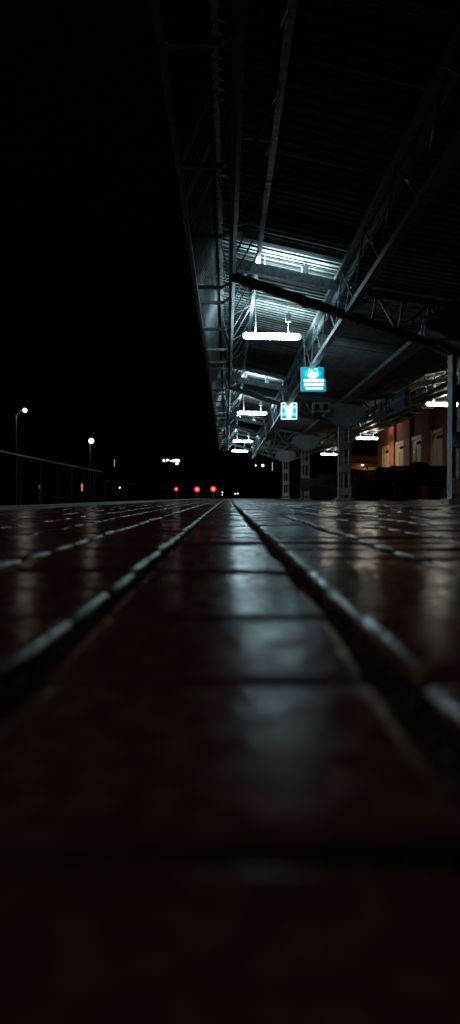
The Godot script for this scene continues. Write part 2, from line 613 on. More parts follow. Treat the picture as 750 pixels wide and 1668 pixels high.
func zigzag(parent: Node3D, lo: Vector2, hi: Vector2, step: float, w: float, m: Material, crossed: bool) -> void:
	var z := NEAR_Z - 0.2
	var up := true
	while z - step > FAR_Z:
		var a := Vector3(lo.x, lo.y, z) if up else Vector3(hi.x, hi.y, z)
		var b := Vector3(hi.x, hi.y, z - step) if up else Vector3(lo.x, lo.y, z - step)
		bar("diagonal", parent, a, b, w, w, m, unit_rod)
		if crossed and up:
			bar("diagonal", parent, Vector3(hi.x + 0.02, hi.y, z), Vector3(lo.x + 0.02, lo.y, z - step), w, w, m, unit_rod)
		up = not up
		z -= step

func truss(can: Node3D, z: float, steel: Material, dark: Material) -> void:
	for side in [-1, 1]:
		var fx := func(x: float) -> float: return x if side < 0 else 2 * COL_X - x
		var t := node_part("cantilever_truss", can, Vector3(COL_X + side * 2.0, 3.0, z))
		var heel := Vector3(fx.call(3.62), 2.46, z)
		var toe := Vector3(fx.call(0.05), 3.66, z)
		bar("bottom_chord", t, heel, toe, 0.16, 0.12, dark, unit_channel)
		bar("bottom_flange", t, heel + Vector3(0, -0.072, 0.05), toe + Vector3(0, -0.072, 0.05), 0.05, 0.015, steel)
		var crown := Vector3(fx.call(3.70), 3.16, z)
		var step := Vector3(fx.call(1.98), 3.42, z)
		bar("top_chord", t, crown, step, 0.14, 0.11, dark)
		bar("rafter", t, Vector3(fx.call(1.90), 3.92, z), Vector3(fx.call(-0.08), 4.35, z), 0.20, 0.075, dark)
		bar("rafter", t, Vector3(fx.call(1.90), 3.70, z - 0.75), Vector3(fx.call(0.16), 4.06, z - 0.75), 0.10, 0.17, dark)
		for i in 4:
			var b0 := heel.lerp(toe, i * 0.12)
			var b1 := heel.lerp(toe, (i + 1) * 0.12)
			var t0 := crown.lerp(step, i / 4.0)
			var t1 := crown.lerp(step, (i + 1) / 4.0)
			bar("web_member", t, b1, t1, 0.045, 0.045, dark)
			if i % 2 == 0:
				bar("web_member", t, b0 + Vector3(0, 0, 0.03), t1 + Vector3(0, 0, 0.03), 0.05, 0.05, dark)
			else:
				bar("web_member", t, t0 + Vector3(0, 0, 0.03), b1 + Vector3(0, 0, 0.03), 0.05, 0.05, dark)
		bar("hanger_post", t, Vector3(fx.call(0.12), 3.66, z), Vector3(fx.call(0.12), 4.22, z), 0.06, 0.06, dark)
		# small cleats catching the light on the lower chord
		for u in [0.42, 0.66, 0.9]:
			var c := heel.lerp(toe, u)
			bar("cleat", t, c + Vector3(side * 0.06, -0.085, 0), c + Vector3(-side * 0.06, -0.085, 0), 0.12, 0.02, steel)

func column(can: Node3D, z: float) -> void:
	var c := node_part("column", can, Vector3(COL_X, 0, z))
	var m: Material = M["column_paint"]
	for s in [-1, 1]:
		bar("channel", c, Vector3(COL_X + s * 0.165, -0.01, z), Vector3(COL_X + s * 0.165, 2.42, z), 0.26, 0.075, m, unit_channel)
	bar("web_bar", c, Vector3(COL_X - 0.02, -0.01, z - 0.06), Vector3(COL_X - 0.02, 2.42, z - 0.06), 0.12, 0.04, m)
	for y in [0.28, 1.03, 1.78]:
		for s in [-1, 1]:
			var bp := block("batten_plate", c, Vector3(COL_X, y, z + s * 0.142), Vector3(0.41, 0.24, 0.012), m)
			if s > 0:
				for px in [-0.165, 0.165]:
					for py in [-0.08, 0.0, 0.08]:
						mesh_part("rivet", bp, rivet(), m, Transform3D(Basis.from_euler(Vector3(PI / 2, 0, 0)), Vector3(COL_X + px, y + py, z + s * 0.148)))
	block("base_plate", c, Vector3(COL_X, 0.035, z), Vector3(0.56, 0.08, 0.46), M["column_paint"], 0.01)
	# curved capital and gusset plates
	var cap := PackedVector2Array()
	for i in 9:
		var u := -1.0 + i / 4.0
		cap.append(Vector2(u * 0.46, 0.0 + 0.17 * pow(absf(u), 2.0)))
	cap.append(Vector2(0.46, 0.22))
	cap.append(Vector2(-0.46, 0.22))
	mesh_part("capital", c, profile_mesh(cap), m, Transform3D(Basis.from_scale(Vector3(1, 1, 0.40)), Vector3(COL_X, 2.36, z)))
	var gp := PackedVector2Array([Vector2(-0.40, 0), Vector2(0.40, 0), Vector2(0.66, 0.14), Vector2(0.62, 0.42), Vector2(0.30, 0.57), Vector2(-0.30, 0.57), Vector2(-0.62, 0.42), Vector2(-0.66, 0.14)])
	var gm := profile_mesh(gp)
	for s in [-1, 1]:
		mesh_part("gusset_plate", c, gm, M["column_paint"], Transform3D(Basis.from_scale(Vector3(1, 1, 0.014)), Vector3(COL_X, 2.575, z + s * 0.12)))

var rivet_mesh: Mesh
func rivet() -> Mesh:
	if rivet_mesh == null:
		rivet_mesh = lathe([[0.018, 0.0], [0.015, 0.008], [0.0, 0.012]], 8)
	return rivet_mesh

# ---------------------------------------------------------------- station building
func build_station() -> void:
	var s := thing("station_building", "long red plastered station building with tall cream doors behind the benches", "building", Vector3(9.0, 0, -36))
	var wall := block("wall", s, Vector3(11.05, 2.4, -33.0), Vector3(4.0, 4.9, 27.0), M["red_wall"])
	block("plinth", wall, Vector3(8.99, 0.3, -33.0), Vector3(0.16, 0.66, 27.1), M["dark_trim"])
	block("cornice", wall, Vector3(8.95, 4.5, -33.0), Vector3(0.3, 0.18, 27.2), M["red_wall"], 0.03)
	block("roof", s, Vector3(11.0, 4.95, -33.0), Vector3(4.9, 0.22, 28.0), M["dark_trim"], 0.04)
	var zs := []
	for i in 8:
		zs.append(-43.75 + 3.55 * i)
	for i in zs.size():
		var z: float = zs[i]
		if i > 0:
			block("pilaster", s, Vector3(9.01, 2.2, z - 1.775), Vector3(0.20, 4.5, 1.30), M["red_wall"], 0.02)
		var d := node_part("door", s, Vector3(9.0, 0, z))
		block("frame", d, Vector3(9.035, 2.93, z), Vector3(0.12, 0.16, 2.10), M["cream_paint"])
		for e in [-1, 1]:
			block("frame", d, Vector3(9.035, 1.42, z + e * 0.99), Vector3(0.12, 2.86, 0.12), M["cream_paint"])
		for e in [-1, 1]:
			block("leaf", d, Vector3(9.04, 1.42, z + e * 0.464), Vector3(0.06, 2.84, 0.918), M["cream_paint"])
			for y in [0.75, 2.0]:
				block("panel", d, Vector3(9.004, y, z + e * 0.464), Vector3(0.03, 1.0, 0.62), M["cream_paint"], 0.01)
		block("vent_slot", d, Vector3(8.985, 2.66, z + 0.42), Vector3(0.05, 0.12, 0.75), M["dark_trim"])
	# side wing seen past the end of the wall
	var a := thing("station_annex", "low red annex wall with a small lit lamp beyond the station building", "building", Vector3(10.2, 0, -63.5))
	block("wall", a, Vector3(11.6, 1.7, -65.0), Vector3(4.4, 3.6, 3.0), M["red_wall"])
	block("band", a, Vector3(11.6, 2.95, -63.47), Vector3(4.45, 0.12, 0.08), M["dark_trim"], 0.02)
	block("roof", a, Vector3(11.6, 3.58, -64.9), Vector3(4.9, 0.16, 3.5), M["dark_trim"], 0.03)
	var dr := node_part("door", a, Vector3(11.9, 0, -63.4))
	block("leaf", dr, Vector3(12.0, 1.3, -63.44), Vector3(0.95, 2.6, 0.10), M["cream_paint"])
	block("frame", dr, Vector3(11.48, 1.35, -63.42), Vector3(0.10, 2.7, 0.14), M["dark_trim"])
	block("shutter", a, Vector3(10.2, 1.2, -63.46), Vector3(1.5, 2.4, 0.06), M["dark_trim"])
	for w in [[11.05, 2.75, "round white wall lamp high on the red annex wall", 0.10], [11.35, 2.30, "white dome lamp lower on the red annex wall", 0.13]]:
		var l := thing("wall_lamp", w[2], "lamp", Vector3(w[0], w[1], -63.3))
		bar("arm", l, Vector3(w[0], w[1] + 0.10, -63.45), Vector3(w[0], w[1] + 0.12, -63.1), 0.03, 0.03, M["pole_paint"], unit_rod)
		var r: float = w[3]
		mesh_part("bulb", l, lathe([[0.0, -r], [r * 0.7, -r * 0.7], [r, 0], [r * 0.7, r * 0.7], [0, r]], 12), M["globe_glow"], Transform3D(Basis(), Vector3(w[0], w[1], -63.1)))
		mesh_part("shade", l, lathe([[r * 1.25, 0.02], [r * 1.0, r * 0.9], [0.03, r * 1.3]], 12), M["cap"], Transform3D(Basis(), Vector3(w[0], w[1], -63.1)))
		omni(l, Vector3(w[0], w[1], -63.1), Color(1.0, 0.88, 0.70), 0.10, 0.08)

# ---------------------------------------------------------------- across the track
func build_far_side() -> void:
	var wx := -9.4
	var w := thing("boundary_railing", "long pipe railing with a pale top rail across the track", "railing", Vector3(wx, -1.1, -38))
	for i in 12:
		var z := -12.0 - 3.87 * i
		bar("post", w, Vector3(wx + 0.02, -1.11, z), Vector3(wx + 0.02, 1.98, z), 0.06, 0.06, M["pole_paint"], unit_rod)
		bar("top_rail", w, Vector3(wx + 0.06, 1.99, z - 0.10), Vector3(wx + 0.06, 1.99, z - 3.78), 0.085, 0.085, M["rail_pale"], unit_rod)
	var v := thing("low_boundary_railing", "lower thin railing beyond the end of the taller railing", "railing", Vector3(wx, -1.1, -80))
	for i in 8:
		var z := -59.0 - 6.0 * i
		bar("post", v, Vector3(wx + 0.05, -1.11, z), Vector3(wx + 0.05, 1.38, z), 0.06, 0.06, M["pole_paint"], unit_rod)
		bar("top_rail", v, Vector3(wx + 0.05, 1.40, z - 0.05), Vector3(wx + 0.05, 1.40, z - 5.9), 0.06, 0.06, M["rail_pale"], unit_rod)
	# globe lamps behind the wall, and one more of the row outside the frame
	var posts := [[-9.56, -35.2, 0.40, 0.0, 4.04, "globe lamp on a bent pole, leftmost beyond the railing", 0.10], [-9.62, -54.5, 0.14, 0.30, 4.04, "round white globe lamp on a thin pole, right of the other globe", 0.19]]
	for q in posts:
		var x: float = q[0]
		var z: float = q[1]
		var o := thing("globe_lamp_post", q[5], "lamp post", Vector3(x, -1.1, z), "globe lamps beyond the track")
		bar("pole", o, Vector3(x, -1.11, z), Vector3(x, q[4] - 0.21, z), 0.07, 0.07, M["pole_paint"], unit_rod)
		var tip := Vector3(x + q[2], q[4], z + q[3])
		bar("arm", o, Vector3(x, q[4] - 0.22, z), tip + Vector3(0, 0.16, 0), 0.045, 0.045, M["pole_paint"], unit_rod)
		var r: float = q[6]
		var rows := []
		for i in 9:
			var a := PI * i / 8
			rows.append([r * sin(a), -r * cos(a)])
		mesh_part("globe", o, lathe(rows, 16), M["globe_glow"], Transform3D(Basis(), tip))
		mesh_part("collar", o, lathe([[r * 0.5, r * 0.88], [r * 0.5, r * 1.1], [0.02, r * 1.2]], 12), M["pole_paint"], Transform3D(Basis(), tip))
		omni(o, tip, Color(1.0, 0.97, 0.90), 0.4, r)
	# tall mast lamp outside the frame: it lights the tiles from the left
	var mast := thing("mast_lamp", "tall mast lamp across the track, left of the frame", "lamp post", Vector3(-10.3, -1.1, -3.0))
	bar("pole", mast, Vector3(-10.3, -1.11, -3.0), Vector3(-10.3, 9.1, -3.0), 0.14, 0.14, M["pole_paint"], unit_rod)
	bar("arm", mast, Vector3(-10.3, 9.05, -3.0), Vector3(-9.3, 9.25, -3.0), 0.07, 0.07, M["pole_paint"], unit_rod)
	mesh_part("bulb", mast, lathe([[0, -0.12], [0.12, -0.10], [0.17, 0], [0.12, 0.08], [0, 0.1]], 14), M["globe_glow"], Transform3D(Basis(), Vector3(-9.36, 9.05, -3.0)))
	mesh_part("hood", mast, lathe([[0.24, 0.06], [0.20, 0.16], [0.03, 0.22]], 14), M["pole_paint"], Transform3D(Basis(), Vector3(-9.36, 9.05, -3.0)))
	omni(mast, Vector3(-9.36, 9.04, -3.0), Color(1.0, 0.93, 0.84), 10.5, 0.12)
	# amber markers by the railing and the shrub that one of them lights
	for q in [[-9.2, -38.0, 0.62, "dim amber marker lamp low by the railing, left one", 0.04, 0.12], [-9.02, -48.2, 0.72, "bright amber marker lamp beside the shrub by the railing", 0.055, 0.26]]:
		var o := thing("marker_lamp", q[3], "lamp", Vector3(q[0], -1.1, q[1]), "amber markers by the railing")
		bar("post", o, Vector3(q[0], -1.11, q[1]), Vector3(q[0], q[2] - 0.14, q[1]), 0.05, 0.05, M["pole_paint"], unit_rod)
		var r: float = q[4]
		var h: float = q[5]
		mesh_part("lens", o, lathe([[0, -h], [r, -h * 0.8], [r, h * 0.7], [0, h]], 10), M["amber_glow"] if h > 0.2 else M["amber_glow_dim"], Transform3D(Basis(), Vector3(q[0], q[2], q[1])))
		omni(o, Vector3(q[0], q[2], q[1]), Color(1.0, 0.62, 0.3), 0.03 if h > 0.2 else 0.003, 0.05)
	var s := thing("shrub", "small leafy shrub lit beside the bright amber marker lamp", "shrub", Vector3(-8.55, -1.1, -48.6))
	var st := SurfaceTool.new()
	st.begin(Mesh.PRIMITIVE_TRIANGLES)
	var r2 := RandomNumberGenerator.new()
	r2.seed = 5
	for i in 420:
		var y := r2.randf_range(0.1, 2.2)
		var rad := 0.38 * sin(clampf(y / 2.3, 0.05, 1.0) * PI * 0.85) + 0.05
		var a := r2.randf() * TAU
		var c := Vector3(cos(a) * rad * sqrt(r2.randf()), y, sin(a) * rad * sqrt(r2.randf()))
		var bs := Basis.from_euler(Vector3(r2.randf_range(-1, 1), r2.randf() * TAU, r2.randf_range(-1, 1))).scaled(Vector3.ONE * r2.randf_range(0.05, 0.09))
		var p := [Vector3(0, 0, -1), Vector3(0.45, 0.1, 0), Vector3(0, 0, 1), Vector3(-0.45, 0.1, 0)]
		for k in [0, 1, 2, 0, 2, 3]:
			st.add_vertex(c + bs * p[k])
	st.generate_normals()
	var leaf: StandardMaterial3D = M["leaf"]
	leaf.cull_mode = BaseMaterial3D.CULL_DISABLED
	mesh_part("foliage", s, st.commit(), leaf, Transform3D(Basis(), s.position))
	for i in 4:
		bar("stem", s, s.position, s.position + Vector3(0.12 * cos(i * 1.6), 1.5, 0.12 * sin(i * 1.6)), 0.025, 0.025, M["dark_trim"], unit_rod)
	# a thin upright light and an amber strip far off
	var t := thing("strip_light_post", "thin upright white strip light far beyond the low railing", "lamp", Vector3(-13.1, -1.1, -90))
	bar("post", t, Vector3(-13.15, -1.11, -90), Vector3(-13.15, 4.4, -90), 0.09, 0.09, M["pole_paint"])
	bar("strip_light", t, Vector3(-13.05, 3.65, -89.93), Vector3(-13.05, 4.5, -89.93), 0.06, 0.06, M["strip_glow"], unit_rod)
	# lit letters far away: too blown out to read
	var sg := thing("rooftop_sign", "small bright white lit sign far across the tracks", "sign", Vector3(-7.6, -1.1, -110))
	for x in [-8.8, -6.9]:
		bar("post", sg, Vector3(x, -1.11, -110.1), Vector3(x, 5.6, -110.1), 0.12, 0.12, M["pole_paint"])
	block("board", sg, Vector3(-7.8, 5.25, -110.05), Vector3(2.7, 1.2, 0.08), M["dark_trim"])
	for q in [[-8.95, 5.32, 0.30, 0.34, 0.25], [-8.52, 5.35, 0.14, 0.36, -0.4], [-8.34, 5.40, 0.30, 0.18, -0.3], [-7.98, 5.26, 0.14, 0.14, 0.0], [-7.62, 5.28, 0.42, 0.30, 0.15], [-7.18, 5.32, 0.50, 0.36, -0.1], [-6.82, 5.30, 0.18, 0.40, 0.2], [-7.1, 4.88, 0.42, 0.28, 0.0]]:
		mesh_part("letter_light", sg, profile_mesh(chamfer_rect(q[2], q[3], minf(q[2], q[3]) * 0.28)), M["letter_glow"], Transform3D(Basis.from_euler(Vector3(0, 0, q[4])) * Basis.from_scale(Vector3(1, 1, 0.06)), Vector3(q[0], q[1], -109.97)))

# ---------------------------------------------------------------- tube lamps
func capsule(length: float, r: float) -> ArrayMesh:
	var rows := []
	for i in 5:
		var a := PI / 2 * i / 4
		rows.append([r * sin(a), -length / 2 + r - r * cos(a)])
	for i in 5:
		var a := PI / 2 * i / 4
		rows.append([r * cos(a), length / 2 - r + r * sin(a)])
	return lathe(rows, 14)

func build_lamps() -> void:
	var tube := capsule(1.16, 0.040)
	var end_cap := lathe([[0.0, -0.02], [0.045, -0.02], [0.045, 0.02], [0.0, 0.02]], 14)
	var shell := capsule(1.26, 0.075)
	var bloom_mat := StandardMaterial3D.new()  # bloom round the tube, put into a faintly glowing see-through shell
	bloom_mat.resource_name = "bloom_halo"
	bloom_mat.albedo_color = Color(0.9, 0.95, 0.97, 0.30)
	bloom_mat.transparency = BaseMaterial3D.TRANSPARENCY_ALPHA
	bloom_mat.roughness = 0.5
	bloom_mat.emission_enabled = true
	bloom_mat.emission = Color(0.80, 0.95, 1.0)
	bloom_mat.emission_energy_multiplier = 1.1
	var lamps := [
		[Vector3(0.95, 3.50, -16.4), true, "largest lit tube lamp, nearest under the left wing of the canopy", 1.0],
		[Vector3(1.02, 3.50, -31.3), true, "second lit tube lamp under the canopy's left wing, left of the square sign", 1.0],
		[Vector3(0.97, 3.50, -47.0), true, "third lit tube lamp under the canopy's left wing", 1.0],
		[Vector3(0.95, 3.50, -57.0), true, "farthest and lowest lit tube lamp under the canopy's left wing", 1.0],
		[Vector3(1.0, 3.885, -13.40), true, "tube lamp tucked close under the roof behind the near truss", 1.0],
		[Vector3(1.0, 3.885, -25.90), true, "tube lamp tucked under the roof behind the second truss", 1.0],
		[Vector3(1.0, 3.885, -38.40), true, "tube lamp tucked under the roof behind the third truss", 1.0],
		[Vector3(7.47, 3.30, -26.7), true, "lit tube lamp beside the near right column, above the cream doors", 2.2],
		[Vector3(7.60, 3.30, -42.0), true, "lit tube lamp right of the middle column with the red wall below", 2.2],
		[Vector3(7.60, 3.30, -57.6), true, "small lit tube lamp between the two far columns on the right", 2.2],
	]
	for q in lamps:
		var p: Vector3 = q[0]
		var l := thing("tube_lamp", q[2], "tube lamp", p, "tube lamps hung from the canopy")
		var on: bool = q[1]
		var hidden := p.y > 3.8
		var tilt := -0.205 if hidden else -0.02
		mesh_part("tube", l, tube, (M["tube_glow_weak"] if hidden else M["tube_glow"] if p.x < 4.0 else M["tube_glow_warm"]) if on else M["tube_off"], Transform3D(Basis.from_euler(Vector3(0, 0, PI / 2 + tilt)), p))
		if on and not hidden:
			mesh_part("bloom_shell", l, shell, bloom_mat, Transform3D(Basis.from_euler(Vector3(0, 0, PI / 2 + tilt)), p))
		for s in [-1, 1]:
			var rx: float = p.x + s * 0.345
			var top := roof_y(rx) + 0.07
			bar("rod", l, Vector3(rx, p.y + 0.035 + tilt * s * 0.345, p.z), Vector3(rx, top, p.z), 0.022, 0.022, M["steel_paint"], unit_rod)
			block("clip", l, Vector3(rx, p.y + tilt * s * 0.345, p.z), Vector3(0.025, 0.09, 0.09), M["cap"], 0.02)
		for s in [-1, 1]:
			mesh_part("end_cap", l, end_cap, M["cap"], Transform3D(Basis.from_euler(Vector3(0, 0, PI / 2 + tilt)), p + Vector3(s * 0.57 * cos(tilt), s * 0.57 * sin(tilt), 0)))
		block("junction_box", l, Vector3(p.x + 0.345, 4.0 if hidden else 3.88, p.z + 0.005), Vector3(0.11, 0.16, 0.09), M["steel_paint"], 0.012)
		if on:
			for d in [-1.0, 1.0]:
				area(l, p + Vector3(0, d * 0.085, 0), Vector3(-d * tilt, d, 0), Vector2(1.16, 0.09), Color(0.80, 0.95, 1.0) if p.x < 4.0 else Color(1.0, 0.95, 0.86), ((5.6 if p.x < 4.0 else 1.6) if d > 0 else 2.0) * q[3] * (0.8 if hidden and d > 0 else 1.0))
	# pendant lamps at the far end
	for q in [[2.05, -55.0, 2.36, 0.055, "small pendant lamp at the canopy's far end, left of two"], [2.55, -55.0, 2.36, 0.10, "brighter pendant lamp at the canopy's far end, right of two"]]:
		var o := thing("pendant_lamp", q[4], "lamp", Vector3(q[0], q[2], q[1]), "pendant lamps at the far end")
		var at := Vector3(q[0], q[2], q[1])
		bar("rod", o, at + Vector3(0, 0.05, 0), Vector3(q[0], roof_y(q[0]) + 0.06, q[1]), 0.03, 0.03, M["steel_paint"], unit_rod)
		var r: float = q[3]
		mesh_part("bulb", o, lathe([[0, -r], [r * 0.7, -r * 0.7], [r, 0], [r * 0.7, r * 0.7], [0, r]], 12), M["globe_glow"], Transform3D(Basis(), at))
		mesh_part("cap", o, lathe([[r * 0.8, r * 0.75], [0.03, r * 1.5], [0.0, r * 1.6]], 10), M["steel_paint"], Transform3D(Basis(), at))
		omni(o, at, Color(1, 0.97, 0.92), 0.08, r * 0.8)
	var v := thing("upright_strip", "thin pale upright strip hanging near the farthest column", "lamp", Vector3(3.2, 1.98, -54.5))
	bar("strip_light", v, Vector3(3.2, 1.98, -54.5), Vector3(3.2, 2.55, -54.5), 0.045, 0.045, M["strip_glow"], unit_rod)
	bar("rod", v, Vector3(3.2, 2.55, -54.5), Vector3(3.2, roof_y(3.2) + 0.06, -54.5), 0.02, 0.02, M["steel_paint"], unit_rod)

# ---------------------------------------------------------------- signs
func soft(v: float, a: float, b: float) -> float:
	return smoothstep(a, b, v)

func picto_image() -> ImageTexture:
	# blue panel: a framed pictogram over three blown-out lines of print
	var n := 160
	var im := Image.create(n, n, false, Image.FORMAT_RGB8)
	var r := RandomNumberGenerator.new()
	r.seed = 8
	var ink := []
	for i in 3 * 16:
		ink.append(r.randf_range(0.55, 1.0))
	for y in n:
		for x in n:
			var u := (x + 0.5) / n
			var v := (y + 0.5) / n
			var c := Color(0.0, 0.42, 0.52)
			# paler green-blue ground of the pictogram panel, backlight falloff painted in
			var q := Vector2((u - 0.5) / 0.50, (v - 0.27) / 0.26).length()
			c = c.lerp(Color(0.02, 0.62, 0.60), 1.0 - smoothstep(0.55, 1.0, q))
			# framed picture: rounded frame, body and head
			var fx := absf(u - 0.54) / 0.20
			var fy := absf(v - 0.22) / 0.16
			var fr := maxf(fx, fy)
			if fr < 1.0 and fr > 0.80:
				c = c.lerp(Color(0.75, 1.0, 1.0), 0.9)
			var body := Vector2((u - 0.52) / 0.24, (v - 0.33) / 0.13).length()
			c = c.lerp(Color(1, 1, 1), 1.0 - smoothstep(0.85, 1.08, body))
			var head := Vector2((u - 0.45) / 0.07, (v - 0.20) / 0.08).length()
			c = c.lerp(Color(1, 1, 1), 1.0 - smoothstep(0.8, 1.1, head))
			# lines of print
			var k := 0
			for ln in [[0.535, 0.062, 0.08, 0.94], [0.705, 0.066, 0.10, 0.93], [0.865, 0.048, 0.15, 0.90]]:
				var dy: float = absf(v - ln[0]) / ln[1]
				if u > ln[2] and u < ln[3]:
					var cell := int((u - ln[2]) / (ln[3] - ln[2]) * 16)
					var edge := minf(u - ln[2], ln[3] - u) / 0.03
					var w: float = (1.0 - smoothstep(0.75, 1.05, dy)) * clampf(edge, 0, 1)
					if absf(v - ln[0]) > ln[1] * 0.45:
						w *= lerpf(1.0, ink[k * 16 + cell], 0.7 if k == 2 else 0.25)
					c = c.lerp(Color(1, 1, 1), w)
				k += 1
			im.set_pixel(x, y, c)
	return ImageTexture.create_from_image(im)

func arrow_image() -> ImageTexture:
	# square panel with a pale border, an upright white figure and teal corners
	var n := 128
	var im := Image.create(n, n, false, Image.FORMAT_RGB8)
	for y in n:
		for x in n:
			var u := (x + 0.5) / n
			var v := (y + 0.5) / n
			var c := Color(0.0, 0.58, 0.60)
			if v < 0.16 or v > 0.82:
				c = Color(0.0, 0.44, 0.52)
			if (v > 0.18 and v < 0.33) or (v > 0.63 and v < 0.74):
				c = Color(0.45, 0.95, 0.95)
			var half := 0.19
			if v > 0.5:
				half = lerpf(0.19, 0.07, (v - 0.5) / 0.5)
			var d := absf(u - 0.49)
			c = c.lerp(Color(1, 1, 1), 1.0 - smoothstep(half, half + 0.10, d))
			var e := minf(minf(u, 1 - u), minf(v, 1 - v))
			if e < 0.05:
				c = Color(0.80, 0.97, 1.0)
			im.set_pixel(x, y, c)
	return ImageTexture.create_from_image(im)

func lit_face(tex: Texture2D, energy: float) -> StandardMaterial3D:
	var m := StandardMaterial3D.new()
	m.albedo_color = Color(0.1, 0.1, 0.1)
	m.roughness = 0.3
	m.emission_enabled = true
	m.emission_texture = tex
	m.emission = Color.WHITE
	m.emission_operator = BaseMaterial3D.EMISSION_OP_MULTIPLY
	m.emission_energy_multiplier = energy
	return m

func build_signs() -> void:
	var quad := QuadMesh.new()
	quad.size = Vector2.ONE
	# framed-pictogram sign
	var z := -17.5
	var s := thing("pictogram_sign", "larger blue lit sign with white pictogram and three lines of print", "sign", Vector3(1.95, 2.49, z))
	block("case", s, Vector3(1.93, 2.91, z - 0.07), Vector3(0.52, 0.26, 0.13), M["sign_edge"], 0.012)
	block("case", s, Vector3(1.955, 2.63, z - 0.07), Vector3(0.57, 0.298, 0.13), M["sign_edge"], 0.012)
	var tex := picto_image()
	mesh_part("sign_face", s, upper_face(tex, 0.0, 0.47), lit_face(tex, 2.6), Transform3D(Basis.from_scale(Vector3(0.50, 0.25, 1)), Vector3(1.93, 2.908, z + 0.001)))
	mesh_part("sign_face", s, upper_face(tex, 0.47, 1.0), lit_face(tex, 2.6), Transform3D(Basis.from_scale(Vector3(0.55, 0.285, 1)), Vector3(1.955, 2.63, z + 0.001)))
	for x in [1.78, 2.1]:
		bar("hanger", s, Vector3(x, 3.03, z - 0.07), Vector3(x - 0.05, 3.80, z - 0.07), 0.016, 0.016, M["steel_paint"], unit_rod)
	area(s, Vector3(1.95, 2.76, z + 0.03), Vector3(0, 0, 1), Vector2(0.5, 0.5), Color(0.45, 0.85, 1.0), 0.10)
	# square sign
	z = -24.5
	var q := thing("square_sign", "smaller square teal lit sign with a white upright figure", "sign", Vector3(1.965, 2.55, z))
	block("case", q, Vector3(1.965, 2.825, z - 0.07), Vector3(0.53, 0.55, 0.13), M["sign_edge"], 0.02)
	mesh_part("sign_face", q, quad, lit_face(arrow_image(), 2.4), Transform3D(Basis.from_scale(Vector3(0.50, 0.52, 1)), Vector3(1.965, 2.825, z + 0.001)))
	for x in [1.80, 2.12]:
		bar("hanger", q, Vector3(x, 3.09, z - 0.07), Vector3(x, 3.85, z - 0.07), 0.016, 0.016, M["steel_paint"], unit_rod)
	area(q, Vector3(1.965, 2.825, z + 0.03), Vector3(0, 0, 1), Vector2(0.5, 0.5), Color(0.5, 0.95, 0.95), 0.10)
	# dim blue board facing the track, its faint glow added
	var b := thing("display_board", "dim blue blank board hung lengthwise under the right wing of the canopy", "board", Vector3(5.4, 2.88, -24.8))
	block("case", b, Vector3(5.46, 3.12, -24.8), Vector3(0.12, 0.56, 2.5), M["column_paint"], 0.015)
	block("board_face", b, Vector3(5.392, 3.12, -24.8), Vector3(0.02, 0.50, 2.42), M["board_glow_blue"])
	for e in [-0.9, 0.9]:
		bar("hanger", b, Vector3(5.46, 3.40, -24.8 + e), Vector3(5.46, roof_y(5.46) + 0.06, -24.8 + e), 0.025, 0.025, M["steel_paint"], unit_rod)
	# small cases with two dark windows
	for c in [[2.93, 2.89, -24.0, 0.54, 0.32, "dim grey box with two dark square windows, right of the teal sign"], [2.55, 3.02, -42.0, 0.56, 0.34, "small dim box with two windows far under the canopy"]]:
		var at := Vector3(c[0], c[1], c[2])
		var o := thing("clock_case", c[5], "box", at, "two-window boxes under the canopy")
		block("case", o, at - Vector3(0, 0, 0.08), Vector3(c[3], c[4], 0.14), M["column_paint"], 0.015)
		for e in [-1, 1]:
			var wn := block("window", o, at + Vector3(e * 0.13, 0, 0.002), Vector3(0.19, 0.24, 0.02), M["column_paint"])
			block("pane", wn, at + Vector3(e * 0.13, 0, 0.008), Vector3(0.14, 0.18, 0.02), M["dark_trim"])
		bar("hanger", o, at + Vector3(0, c[4] / 2, -0.08), Vector3(c[0], roof_y(c[0]) + 0.06, c[2] - 0.08), 0.03, 0.03, M["steel_paint"], unit_rod)

func upper_face(_tex: Texture2D, v0: float, v1: float) -> ArrayMesh:
	var st := SurfaceTool.new()
	st.begin(Mesh.PRIMITIVE_TRIANGLES)
	var p := [Vector3(-0.5, 0.5, 0), Vector3(0.5, 0.5, 0), Vector3(0.5, -0.5, 0), Vector3(-0.5, -0.5, 0)]
	var uv := [Vector2(0, v0), Vector2(1, v0), Vector2(1, v1), Vector2(0, v1)]
	for k in [0, 1, 2, 0, 2, 3]:
		st.set_uv(uv[k])
		st.set_normal(Vector3(0, 0, 1))
		st.add_vertex(p[k])
	return st.commit()

